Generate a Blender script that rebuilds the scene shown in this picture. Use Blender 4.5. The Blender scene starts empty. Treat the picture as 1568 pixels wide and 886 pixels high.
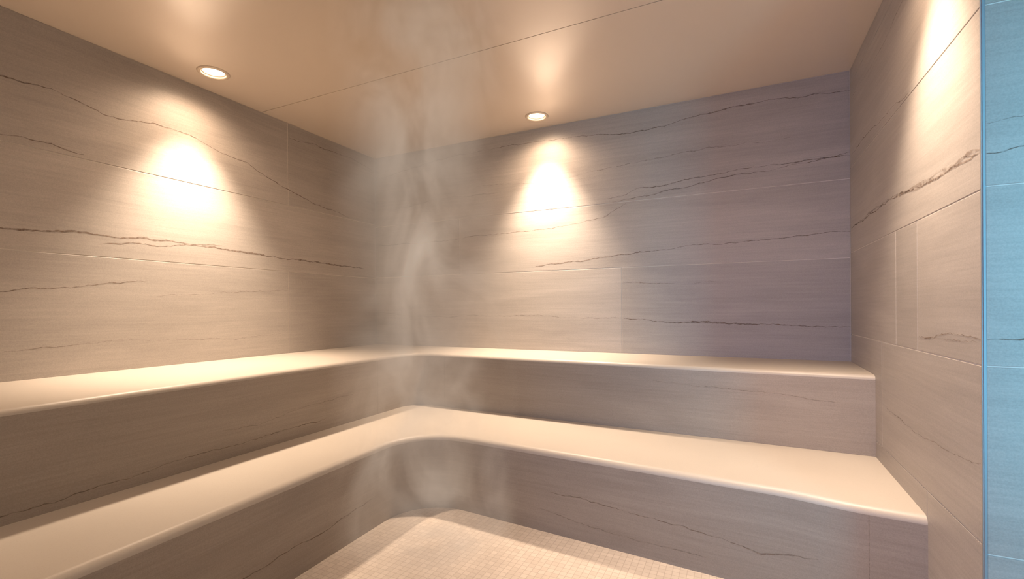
import bpy, bmesh, math, random
from mathutils import Vector, Matrix
R=random.Random(5)
CAM=1.02
XL,XR,YB,YO=-2.64,0.522,2.93,1.486
YN=-1.3          # near end of the room
XO=2.2           # outer wall end
CEIL=2.237
sc=bpy.context.scene
sc.view_settings.view_transform='Standard'
sc.view_settings.look='None'
sc.view_settings.exposure=0.0
# ------------------------------------------------ camera
cd=bpy.data.cameras.new('camera'); cam=bpy.data.objects.new('camera',cd); sc.collection.objects.link(cam)
cd.sensor_width=36; cd.lens=16.46; cd.shift_y=0.0185; cd.clip_start=0.02
cam.location=(0,0,CAM)
cam.rotation_euler=(Matrix.Rotation(math.radians(25.8),4,'Z')@Matrix.Rotation(math.pi/2,4,'X')@Matrix.Rotation(math.radians(-0.3),4,'Z')).to_euler()
sc.camera=cam

# ------------------------------------------------ helpers
def link(o,parent=None):
    sc.collection.objects.link(o)
    if parent: o.parent=parent
    return o
def mk(name,bm,mats,parent=None,smooth=False):
    me=bpy.data.meshes.new(name); bm.to_mesh(me); bm.free()
    for m in mats: me.materials.append(m)
    if smooth:
        for p in me.polygons: p.use_smooth=True
    return link(bpy.data.objects.new(name,me),parent)
def newmat(name):
    m=bpy.data.materials.new(name); m.use_nodes=True
    nt=m.node_tree; b=nt.nodes['Principled BSDF']
    return m,nt,b
def N(nt,t,**k):
    n=nt.nodes.new(t)
    for a,v in k.items(): setattr(n,a,v)
    return n
def mixc(nt,fac,a,b,mode='MIX'):
    n=N(nt,'ShaderNodeMix',data_type='RGBA',blend_type=mode)
    for sock,v in ((n.inputs[0],fac),(n.inputs[6],a),(n.inputs[7],b)):
        if hasattr(v,'default_value') or hasattr(v,'is_linked'): nt.links.new(v,sock)
        else: sock.default_value=v
    return n.outputs[2]
def mapr(nt,src,a,b,c,d):
    n=N(nt,'ShaderNodeMapRange'); nt.links.new(src,n.inputs[0])
    for i,v in enumerate((a,b,c,d)): n.inputs[i+1].default_value=v
    return n.outputs[0]
def noise(nt,vec,scale,detail=3,rough=.5,dist=0):
    n=N(nt,'ShaderNodeTexNoise'); n.inputs['Scale'].default_value=scale
    n.inputs['Detail'].default_value=detail; n.inputs['Roughness'].default_value=rough
    n.inputs['Distortion'].default_value=dist
    if vec is not None: nt.links.new(vec,n.inputs['Vector'])
    return n.outputs[0]
def mapping(nt,scale,rot=(0,0,0)):
    tc=N(nt,'ShaderNodeTexCoord'); m=N(nt,'ShaderNodeMapping')
    m.inputs['Scale'].default_value=scale; m.inputs['Rotation'].default_value=rot
    nt.links.new(tc.outputs['Object'],m.inputs['Vector'])
    return m.outputs[0]

# ------------------------------------------------ materials
def stone(name,c1,c2,rough=.5):
    m,nt,b=newmat(name)
    lines=noise(nt,mapping(nt,(2.0,2.0,70)),1.6,4,.62,.3)
    broad=noise(nt,mapping(nt,(.9,.9,5.5)),1.3,3,.55,.8)
    speck=noise(nt,mapping(nt,(1,1,1)),260,1,.6)
    f=mapr(nt,broad,.3,.7,0,1)
    col=mixc(nt,f,c1,c2)
    l=mapr(nt,lines,.3,.72,.92,1.06)
    sp=mapr(nt,speck,.3,.7,.93,1.07)
    at=N(nt,'ShaderNodeAttribute',attribute_name='tone')
    mu=N(nt,'ShaderNodeMath',operation='MULTIPLY'); nt.links.new(l,mu.inputs[0]); nt.links.new(sp,mu.inputs[1])
    mu2=N(nt,'ShaderNodeMath',operation='MULTIPLY'); nt.links.new(mu.outputs[0],mu2.inputs[0]); nt.links.new(at.outputs['Fac'],mu2.inputs[1])
    cc=N(nt,'ShaderNodeCombineColor')
    for i in range(3): nt.links.new(mu2.outputs[0],cc.inputs[i])
    out=mixc(nt,1.0,col,cc.outputs[0],'MULTIPLY')
    nt.links.new(out,b.inputs['Base Color'])
    b.inputs['Roughness'].default_value=rough
    bp=N(nt,'ShaderNodeBump'); bp.inputs['Strength'].default_value=.08; bp.inputs['Distance'].default_value=.002
    nt.links.new(lines,bp.inputs['Height']); nt.links.new(bp.outputs[0],b.inputs['Normal'])
    return m
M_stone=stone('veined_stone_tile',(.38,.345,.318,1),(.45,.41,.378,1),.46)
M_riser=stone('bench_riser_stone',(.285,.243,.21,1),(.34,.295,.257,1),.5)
m,nt,b=newmat('grout'); M_grout=m
b.inputs['Roughness'].default_value=.9
g=noise(nt,mapping(nt,(1,1,1)),120,2); nt.links.new(mixc(nt,g,(.68,.63,.57,1),(.80,.74,.68,1)),b.inputs['Base Color'])
def veinmat(name,a,bb,lo,hi):
    m,nt,b=newmat(name)
    g=noise(nt,mapping(nt,(1,1,3)),28,4,.7)
    nt.links.new(mixc(nt,mapr(nt,g,.35,.65,0,1),a,bb),b.inputs['Base Color'])
    b.inputs['Roughness'].default_value=.6
    g2=noise(nt,mapping(nt,(1,1,2)),45,3,.7)
    nt.links.new(mapr(nt,g2,.35,.6,lo,hi),b.inputs['Alpha'])
    return m
M_vein=veinmat('brown_vein',(.17,.11,.08,1),(.27,.195,.15,1),.2,.72)
M_veinf=veinmat('faint_vein',(.23,.165,.13,1),(.31,.235,.19,1),.05,.5)

m,nt,b=newmat('bench_slab'); M_slab=m
g=noise(nt,mapping(nt,(1,1,1)),3,4); sp=noise(nt,mapping(nt,(1,1,1)),320,2)
c0=mixc(nt,g,(.44,.395,.35,1),(.50,.455,.405,1))
c0=mixc(nt,mapr(nt,sp,.55,.75,0,.25),c0,(.34,.28,.235,1))
nt.links.new(c0,b.inputs['Base Color']); b.inputs['Roughness'].default_value=.45

m,nt,b=newmat('satin_ceiling'); M_ceil=m
g=noise(nt,mapping(nt,(1,1,1)),1.2,3)
nt.links.new(mixc(nt,g,(.69,.58,.475,1),(.74,.63,.515,1)),b.inputs['Base Color'])
b.inputs['Roughness'].default_value=.25; b.inputs['IOR'].default_value=1.6
b.inputs['Coat Weight'].default_value=1.0; b.inputs['Coat Roughness'].default_value=.15; b.inputs['Coat IOR'].default_value=1.75

m,nt,b=newmat('mosaic_floor'); M_floor=m
br=N(nt,'ShaderNodeTexBrick'); br.offset=0; br.squash=1
nt.links.new(mapping(nt,(1,1,1),(0,0,0)),br.inputs['Vector'])
br.inputs['Scale'].default_value=1
br.inputs['Brick Width'].default_value=.026; br.inputs['Row Height'].default_value=.026
br.inputs['Mortar Size'].default_value=.0013; br.inputs['Mortar Smooth'].default_value=.3
br.inputs['Color1'].default_value=(.56,.49,.43,1); br.inputs['Color2'].default_value=(.63,.555,.49,1)
br.inputs['Mortar'].default_value=(.46,.39,.34,1)
nt.links.new(br.outputs['Color'],b.inputs['Base Color']); b.inputs['Roughness'].default_value=.55
bp=N(nt,'ShaderNodeBump'); bp.invert=True; bp.inputs['Strength'].default_value=.4; bp.inputs['Distance'].default_value=.001
nt.links.new(br.outputs['Fac'],bp.inputs['Height']); nt.links.new(bp.outputs[0],b.inputs['Normal'])

m,nt,b=newmat('brushed_trim'); M_trim=m
b.inputs['Base Color'].default_value=(.30,.34,.38,1); b.inputs['Metallic'].default_value=.5; b.inputs['Roughness'].default_value=.5
m,nt,b=newmat('lamp_ring'); M_ring=m
b.inputs['Base Color'].default_value=(.62,.52,.42,1); b.inputs['Metallic'].default_value=.2; b.inputs['Roughness'].default_value=.4
m,nt,b=newmat('lamp_glow'); M_glow=m
b.inputs['Base Color'].default_value=(1,.85,.6,1); b.inputs['Emission Color'].default_value=(1,.80,.55,1); b.inputs['Emission Strength'].default_value=10

# ------------------------------------------------ tiled walls
def tiled_wall(name,P,nrm,rects,veins,back_rect,stonem=M_stone):
    """P(u,z,d)->world, d = depth behind the visible face"""
    bm=bmesh.new(); tl=bm.loops.layers.float_color.new('tone')
    def face(pts,mi,tone):
        vs=[bm.verts.new(p) for p in pts]; f=bm.faces.new(vs)
        f.normal_update()
        if f.normal.dot(nrm)<-0.001: f.normal_flip()
        f.material_index=mi
        for l in f.loops: l[tl]=(tone,tone,tone,1)
    u0,u1,z0,z1=back_rect
    D=.002
    face([P(u0,z0,D),P(u1,z0,D),P(u1,z1,D),P(u0,z1,D)],1,1)
    G=.0017; Bv=.001
    for (a,b_,c_,d_,tone) in rects:
        a+=G;b_-=G;c_+=G;d_-=G
        i=[P(a+Bv,c_+Bv,0),P(b_-Bv,c_+Bv,0),P(b_-Bv,d_-Bv,0),P(a+Bv,d_-Bv,0)]
        o=[P(a,c_,.0006),P(b_,c_,.0006),P(b_,d_,.0006),P(a,d_,.0006)]
        k=[P(a,c_,D),P(b_,c_,D),P(b_,d_,D),P(a,d_,D)]
        face(i,0,tone)
        for j in range(4):
            j2=(j+1)%4
            face([o[j],o[j2],i[j2],i[j]],0,tone)
            face([k[j],k[j2],o[j2],o[j]],0,tone)
    for pts,w,mi in veins: ribbon(bm,tl,P,nrm,pts,w,mi)
    return mk(name,bm,[stonem,M_grout,M_vein,M_veinf])
def ribbon(bm,tl,P,nrm,pts,w,mi):
    # jagged mineral vein
    dense=[]
    for (a,b_) in zip(pts[:-1],pts[1:]):
        L=math.hypot(b_[0]-a[0],b_[1]-a[1]); n=max(2,int(L/.012))
        for k in range(n):
            t=k/n; dense.append((a[0]+(b_[0]-a[0])*t,a[1]+(b_[1]-a[1])*t))
    dense.append(pts[-1])
    off=0; wd=w; prev=None; n=len(dense)
    for k,(u,z) in enumerate(dense):
        off=off*.86+R.uniform(-.0032,.0032)
        wd+=R.uniform(-.3,.3)*w; wd=min(max(wd,.2*w),1.9*w); wd+=(w*.8-wd)*.1
        e=min(1,.35+min(k,n-1-k)/8)
        h=wd*e/2
        cur=(bm.verts.new(P(u,z+off-h,-.0005)),bm.verts.new(P(u,z+off+h*R.uniform(.6,1.2),-.0005)))
        if prev:
            f=bm.faces.new((prev[0],cur[0],cur[1],prev[1])); f.normal_update()
            if f.normal.dot(nrm)<0: f.normal_flip()
            f.material_index=mi
            for l in f.loops: l[tl]=(1,1,1,1)
        prev=cur
def S(txt): # "u,z u,z" in mm
    return [tuple(float(v)/1000 for v in p.split(',')) for p in txt.split()]
# back
PB=lambda u,z,d:Vector((u,YB+d,z))
rB=[(XL,XR,1.68,CEIL,1.0),(XL,-1.84,1.272,1.68,.95),(-1.84,XR,1.272,1.68,1.0),
    (XL,-.655,.60,1.272,1.03),(-.655,XR,.60,1.272,.91),(XL,XR,0,.60,1)]
vB=[(S("522,2133 342,2142 159,2158 -35,2149 -243,2131 -466,2108 -623,2107 -874,2124 -1098,2144 -1437,2158 -1865,2148 -2220,2115 -2542,2070"),.0035,2),
(S("522,1796 371,1801 221,1798 64,1798 -69,1783 -243,1775 -428,1759 -544,1757 -623,1726 -746,1706"),.006,2),
(S("522,1816 342,1788 128,1768 -103,1761 -316,1730 -466,1712 -705,1690"),.0035,2),
(S("-623,1672 -746,1603 -918,1572 -1144,1552 -1437,1548 -1809,1533"),.005,2),
(S("-1860,1530 -2220,1532 -2609,1532"),.0045,2),
(S("522,1410 371,1404 191,1393 -35,1386 -279,1379 -544,1360 -788,1341 -1007,1322 -1239,1303"),.005,2),
(S("-643,955 -466,940 -243,938 -35,931 159,927 342,915 522,916"),.007,2),
(S("-2620,990 -2220,967 -1865,960 -1540,970 -1200,965 -900,957 -670,955"),.0035,3),
(S("-643,1180 -350,1160 -100,1170"),.003,3),
(S("-1700,1900 -1200,1870 -700,1905 -200,1940 300,1930"),.003,3),
(S("-2500,1800 -2000,1840 -1500,1830"),.003,3)]
tiled_wall('wall_back',PB,Vector((0,-1,0)),rB,vB,(XL,XR,0,CEIL))
# left
PL=lambda u,z,d:Vector((XL-d,u,z))
rL=[(2.116,YB,1.70,CEIL,.95),(-.4,2.116,1.70,CEIL,1.0),(YN,-.4,1.70,CEIL,.95),
    (YN,.2,1.268,1.70,.96),(.2,YB,1.268,1.70,1.02),
    (2.116,YB,.60,1.268,.95),(-.1,2.116,.60,1.268,1.02),(YN,-.1,.60,1.268,1.0),(YN,YB,0,.60,1)]
vL=[(S("-400,1985 200,1970 500,1950 789,1958 865,1957 946,1967 1034,1952 1129,1929 1233,1932 1345,1959 1502,1955 1677,1917 1835,1897 1919,1860 2080,1805 2313,1758 2644,1712"),.0045,2),
(S("300,1740 789,1720 865,1731 946,1730 1056,1720"),.0045,2),
(S("200,1330 500,1335 789,1349 885,1358 1012,1367 1155,1373 1316,1373 1502,1379 1716,1368 1963,1355 2259,1348 2548,1340 2801,1340"),.008,2),
(S("1105,1325 1233,1346 1376,1344 1536,1369 1677,1379"),.004,2),
(S("200,1090 500,1095 789,1102 905,1111 1034,1124 1180,1151 1302,1164"),.0035,2),
(S("1302,1086 1536,1101 1835,1127 2105,1143"),.003,3),
(S("2125,2141 2313,2155 2670,2164 2926,2134"),.0035,2),
(S("800,860 1200,880 1700,850 2090,865"),.003,3)]
tiled_wall('wall_left',PL,Vector((1,0,0)),rL,vL,(YN,YB+.002,0,CEIL))
# right
PR=lambda u,z,d:Vector((XR+d,u,z))
rR=[(YO+.004,YB,2.16,CEIL,.98),(YO+.004,YB,1.732,2.16,1),(YO+.004,YB,1.297,1.732,1.0),
    (YO+.004,1.937,.878,1.297,1.03),(1.937,2.165,.878,1.297,.93),(2.165,YB,.878,1.297,.95),
    (YO+.004,2.358,.452,.878,1.0),(2.358,YB,.452,.878,.96),
    (YO+.004,1.858,0,.452,1.02),(1.858,YB,0,.452,.96)]
vR=[(S("2903,1787 2692,1798 2408,1774 2223,1771 2068,1746 1990,1736"),.004,2),
(S("2903,1421 2569,1424 2267,1434 1967,1410 1746,1391 1614,1396 1490,1396"),.009,3),
(S("2903,1418 2569,1424 2267,1430 1967,1405 1746,1386 1614,1390 1490,1392"),.004,2),
(S("2182,1421 1910,1411 1700,1398 1575,1398 1490,1385"),.008,3),
(S("1920,922 1795,927 1700,944 1575,940 1490,940"),.005,2),
(S("1920,915 1795,921 1700,930 1575,932 1490,936"),.003,3),
(S("2900,2080 2400,2060 1900,2090 1500,2050"),.003,3),
(S("2300,620 1900,600 1500,640"),.003,3)]
tiled_wall('wall_right',PR,Vector((-1,0,0)),rR,vR,(YO+.004,YB+.002,0,CEIL))
# outer return wall
PO=lambda u,z,d:Vector((u,YO+d,z))
X0=XR+.005
rO=[(X0,XO,1.732,2.16,1),(X0,XO,2.16,CEIL,1),(X0,1.7,1.303,1.732,1),(1.7,XO,1.303,1.732,.95),(X0,1.2,.877,1.303,1),(1.2,XO,.877,1.303,1),
    (X0,XO,.432,.877,1),(X0,XO,0,.432,1)]
vO=[(S("530,1381 560,1383 600,1390 900,1400 1300,1370"),.007,2),(S("530,942 600,948 900,955 1400,930"),.006,2),
    (S("530,1450 700,1465 1000,1460"),.003,3)]
tiled_wall('wall_outer',PO,Vector((0,-1,0)),rO,vO,(X0,XO,0,CEIL))
# corner trim strip
bm=bmesh.new(); bmesh.ops.create_cube(bm,size=1)
for v in bm.verts:
    v.co=Vector((XR+.0035+v.co.x*.009,YO+.0035+v.co.y*.009,CEIL/2+v.co.z*CEIL))
bmesh.ops.bevel(bm,geom=[e for e in bm.edges if abs(e.verts[0].co.z-e.verts[1].co.z)>1],offset=.002,segments=3,affect='EDGES')
mk('trim_1',bm,[M_trim])

# ------------------------------------------------ ceiling with panel joint, cut for lamps
lamps=[(-2.42,1.50),(-1.146,2.745),(.315,1.74),(-2.42,-.55),(-.95,.35)]
RL=.058
def ceiling():
    bm=bmesh.new()
    joint=1.93; x0,x1=XL-.05,XO
    def panel(ya,yb,holes):
        outer=[(x0,ya),(x1,ya),(x1,yb),(x0,yb)]
        es=[]
        vs=[bm.verts.new((x,y,CEIL)) for x,y in outer]
        es+= [bm.edges.new((vs[i],vs[(i+1)%4])) for i in range(4)]
        for hx,hy in holes:
            hv=[bm.verts.new((hx+RL*math.cos(2*math.pi*k/40),hy+RL*math.sin(2*math.pi*k/40),CEIL)) for k in range(40)]
            es+=[bm.edges.new((hv[i],hv[(i+1)%40])) for i in range(40)]
        bmesh.ops.triangle_fill(bm,use_beauty=True,edges=es)
    panel(YN,joint-.0018,[l for l in lamps if l[1]<joint])
    panel(joint+.0018,YB+.05,[l for l in lamps if l[1]>joint])
    for y in (joint-.0018,joint+.0018):
        v=[bm.verts.new(p) for p in ((x0,y,CEIL),(x1,y,CEIL),(x1,y,CEIL+.012),(x0,y,CEIL+.012))]; bm.faces.new(v)
    v=[bm.verts.new(p) for p in ((x0,joint-.002,CEIL+.012),(x1,joint-.002,CEIL+.012),(x1,joint+.002,CEIL+.012),(x0,joint+.002,CEIL+.012))]; bm.faces.new(v)
    for f in bm.faces:
        f.normal_update()
        if f.normal.z>.5: f.normal_flip()
    # slab above
    bmesh.ops.create_cube(bm,size=1,matrix=Matrix.Translation(((x0+x1)/2,(YN+YB)/2,CEIL+.14))@Matrix.Diagonal((x1-x0,YB-YN+.1,.04,1)))
    mk('ceiling',bm,[M_ceil])
ceiling()
bm=bmesh.new()
v=[bm.verts.new(p) for p in ((XL-.05,YN,0),(XO,YN,0),(XO,YB+.05,0),(XL-.05,YB+.05,0))]; bm.faces.new(v)
mk('floor',bm,[M_floor])

# ------------------------------------------------ benches
def bench(name,front,corner_r,ztop_front,ztop_back,zbot,nose,wallL,wallB,veins,flare=None,seams=()):
    (ax,ay),(cx,cy),(bx,by)=front
    A=Vector((ax,ay));C=Vector((cx,cy));B=Vector((bx,by))
    d1=(A-C).normalized(); d2=(B-C).normalized()
    p1=C+d1*corner_r; p2=C+d2*corner_r
    path=[];tag=[]
    n1=40
    for k in range(n1): path.append(A+(p1-A)*k/n1); tag.append('L')
    for k in range(17):
        t=k/16; kk=.5523
        q0=p1;q1=p1-d1*corner_r*kk;q2=p2-d2*corner_r*kk;q3=p2
        path.append(q0*(1-t)**3+q1*3*t*(1-t)**2+q2*3*t*t*(1-t)+q3*t**3); tag.append('C')
    for k in range(1,61):
        path.append(p2+(B-p2)*k/60); tag.append('B')
    if flare:
        for p in path:
            if p.x>cx+.5: p.y+=flare(p.x)
    n=len(path)
    nor=[]
    for i in range(n):
        t=(path[min(i+1,n-1)]-path[max(i-1,0)]).normalized()
        nor.append(Vector((-t.y,t.x)))   # pointing into the bench
    prof=[(0,zbot),(0,ztop_front-nose)]
    K=7
    for k in range(1,K+1):
        a=math.pi/2*k/K; prof.append((nose*(1-math.cos(a)),ztop_front-nose+nose*math.sin(a)))
    bm=bmesh.new(); tl=bm.loops.layers.float_color.new('tone')
    rows=[]
    for ins,z in prof:
        rows.append([bm.verts.new((path[i].x+nor[i].x*ins,path[i].y+nor[i].y*ins,z)) for i in range(n)])
    wall=[]
    for i in range(n):
        if tag[i]=='L': wall.append(bm.verts.new((wallL,path[i].y,ztop_back)))
        elif tag[i]=='B': wall.append(bm.verts.new((path[i].x,wallB,ztop_back)))
        else:
            k=i-n1
            ys=p1.y; xs=p2.x
            if k<=8: wall.append(bm.verts.new((wallL,ys+(wallB-ys)*k/8,ztop_back)))
            else: wall.append(bm.verts.new((wallL+(xs-wallL)*(k-8)/8,wallB,ztop_back)))
    rows.append(wall)
    for r in range(len(rows)-1):
        for i in range(n-1):
            f=bm.faces.new((rows[r][i],rows[r][i+1],rows[r+1][i+1],rows[r+1][i]))
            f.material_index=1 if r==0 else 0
            f.smooth=True
            for l in f.loops: l[tl]=(1,1,1,1)
    bmesh.ops.recalc_face_normals(bm,faces=bm.faces)
    bm.faces.ensure_lookup_table()
    f=bm.faces[-1]; f.normal_update()
    if f.normal.z<0:
        for ff in bm.faces: ff.normal_flip()
    def onriser(side):
        def P(u,z,d):
            best=None
            for i in range(n-1):
                a,b_=path[i],path[i+1]
                if side=='L':
                    if a.x>cx+.2: break
                    lo,hi=a.y,b_.y
                else:
                    lo,hi=a.x,b_.x
                    if tag[i]=='L': continue
                if lo<=u<=hi:
                    t=(u-lo)/(hi-lo+1e-9); best=a.lerp(b_,t); nn=nor[i]; break
            if best is None: best=path[-1]; nn=nor[-1]
            return Vector((best.x+nn.x*d,best.y+nn.y*d,z))
        return P
    for side,pts,w,mi in veins:
        ribbon(bm,tl,onriser(side),Vector((1,0,0)) if side=='L' else Vector((0,-1,0)),pts,w,mi)
    for side,u in seams:
        P=onriser(side); e=.001
        v=[bm.verts.new(P(u+a,z,-.0006)) for a,z in ((-e,zbot),(e,zbot),(e,ztop_front-nose),(-e,ztop_front-nose))]
        f=bm.faces.new(v); f.material_index=3
        for l in f.loops: l[tl]=(1,1,1,1)
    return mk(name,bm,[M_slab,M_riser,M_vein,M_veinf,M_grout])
vu=[('L',S("500,405 718,410 820,423 956,422 1140,437 1332,432 1527,442 1801,445"),.004,2),
    ('L',S("1230,510 1420,500 1710,530 2000,540"),.0025,3),
    ('B',S("-400,645 -100,630 150,620 400,607"),.0025,3)]
vl=[('L',S("700,70 900,95 1042,110 1168,115 1314,113 1486,130 1680,147"),.0035,2),
    ('B',S("-770,186 -590,182 -360,167 -210,161 -65,146 70,130 240,150"),.004,2),
    ('B',S("-830,100 -600,75 -350,60 -100,70"),.0025,3)]
bench('bench_upper',((-1.95,YN),(-1.975,2.555),(XR,2.458)),.15,.728,.737,.383,.02,XL,YB,vu,None,[('B',-1.72),('L',2.2)])
def fl(x):
    t=max(0,min(1,(x-.10)/.28)); t=t*t*(3-2*t)
    return -.033*t
bench('bench_lower',((-1.44,YN),(-1.545,2.045),(XR,1.885)),.29,.372,.3845,0,.026,-1.99,2.57,vl,fl,[('B',.377)])

# ------------------------------------------------ downlights
def lathe(bm,prof,cx,cy,n=48,mi=0):
    rings=[[bm.verts.new((cx+r*math.cos(2*math.pi*k/n),cy+r*math.sin(2*math.pi*k/n),z)) for k in range(n)] for r,z in prof]
    for a,b_ in zip(rings[:-1],rings[1:]):
        for k in range(n):
            f=bm.faces.new((a[k],a[(k+1)%n],b_[(k+1)%n],b_[k])); f.material_index=mi; f.smooth=True
    return rings
for i,(lx,ly) in enumerate(lamps):
    e=bpy.data.objects.new('recessed_downlight',None); e.location=(lx,ly,CEIL); link(e)
    bm=bmesh.new()
    lathe(bm,[(.056,.02),(.056,0),(.0565,-.0045),(.060,-.0065),(.068,-.006),(.073,-.003),(.0745,.0002)],0,0)
    mk('trim_ring',bm,[M_ring],e)
    bm=bmesh.new()
    r=lathe(bm,[(.057,.004),(.052,.006),(.050,.008)],0,0,mi=1)
    f=bm.faces.new(r[-1]); f.material_index=0
    f.normal_update()
    if f.normal.z>0: f.normal_flip()
    mk('lens',bm,[M_glow,M_ring],e)
    for nm,en,ang,bl,rad in (('beam',275,78,1.0,.055),('spread',27,155,1.0,.045)):
        l=bpy.data.lights.new(nm,'SPOT'); l.energy=en; l.spot_size=math.radians(ang); l.spot_blend=bl
        if i==2: l.energy*=.8
        if i==4:
            l.energy=18 if nm=='beam' else 28
        l.shadow_soft_size=rad; l.color=(1,.775,.57) if nm=='beam' else (1,.70,.47)
        o=link(bpy.data.objects.new(nm,l),e); o.location=(0,0,-.012)

# ------------------------------------------------ cool chromotherapy light on the right, plus an added cool fill
def area(name,loc,tgt,sx,sy,en,col,spread=180):
    l=bpy.data.lights.new(name,'AREA'); l.shape='RECTANGLE'; l.size=sx; l.size_y=sy; l.energy=en; l.color=col; l.spread=math.radians(spread)
    o=link(bpy.data.objects.new(name,l)); o.location=loc
    o.rotation_euler=(Vector(tgt)-Vector(loc)).to_track_quat('-Z','Y').to_euler()
area('blue_wall_light',(1.15,.35,1.15),(.85,YO,1.15),.25,1.8,7,(.18,.74,1),90)
area('cool_fill',(-.5,-1.2,1.2),(.75,2.7,.75),.4,.8,8,(.45,.55,1),85)  # added fill behind the camera, no fixture there; cools the right-hand walls and risers
w=bpy.data.worlds.new('world'); sc.world=w; w.use_nodes=True
bg=w.node_tree.nodes['Background']; bg.inputs[0].default_value=(.92,.80,.72,1); bg.inputs[1].default_value=.11

# ------------------------------------------------ steam
m=bpy.data.materials.new('steam'); m.use_nodes=True; nt=m.node_tree; nt.nodes.clear()
out=N(nt,'ShaderNodeOutputMaterial'); pv=N(nt,'ShaderNodeVolumePrincipled')
pv.inputs['Color'].default_value=(.98,.97,.96,1); pv.inputs['Anisotropy'].default_value=.3
tc=N(nt,'ShaderNodeTexCoord')
fl2=N(nt,'ShaderNodeVectorMath',operation='MULTIPLY'); fl2.inputs[1].default_value=(1,1,0); nt.links.new(tc.outputs['Object'],fl2.inputs[0])
ln=N(nt,'ShaderNodeVectorMath',operation='LENGTH'); nt.links.new(fl2.outputs[0],ln.inputs[0])
fall=mapr(nt,ln.outputs['Value'],.38,.05,0,1)
mp=N(nt,'ShaderNodeMapping'); mp.inputs['Scale'].default_value=(1,1,.62); mp.inputs['Location'].default_value=(.3,.1,.2); nt.links.new(tc.outputs['Object'],mp.inputs['Vector'])
w1=noise(nt,mp.outputs[0],3.1,4,.6,1.1)
wr=mapr(nt,w1,.43,.68,0,1)
mu=N(nt,'ShaderNodeMath',operation='MULTIPLY'); nt.links.new(fall,mu.inputs[0]); nt.links.new(wr,mu.inputs[1])
mu2=N(nt,'ShaderNodeMath',operation='MULTIPLY'); nt.links.new(mu.outputs[0],mu2.inputs[0]); mu2.inputs[1].default_value=4.4
nt.links.new(mu2.outputs[0],pv.inputs['Density'])
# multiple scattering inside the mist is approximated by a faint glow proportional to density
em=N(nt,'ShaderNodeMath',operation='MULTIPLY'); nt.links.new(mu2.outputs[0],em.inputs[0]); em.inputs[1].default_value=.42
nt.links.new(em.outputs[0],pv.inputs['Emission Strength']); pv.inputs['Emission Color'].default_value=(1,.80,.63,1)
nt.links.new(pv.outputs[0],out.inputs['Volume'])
bm=bmesh.new()
rr=[(.001,.06)]+[( .38, z) for z in (.08,.5,1.0,1.5,2.0,2.2)]+[(.001,2.225)]
lathe(bm,rr,0,0,24)
bmesh.ops.remove_doubles(bm,verts=bm.verts,dist=.003)
bmesh.ops.recalc_face_normals(bm,faces=bm.faces)
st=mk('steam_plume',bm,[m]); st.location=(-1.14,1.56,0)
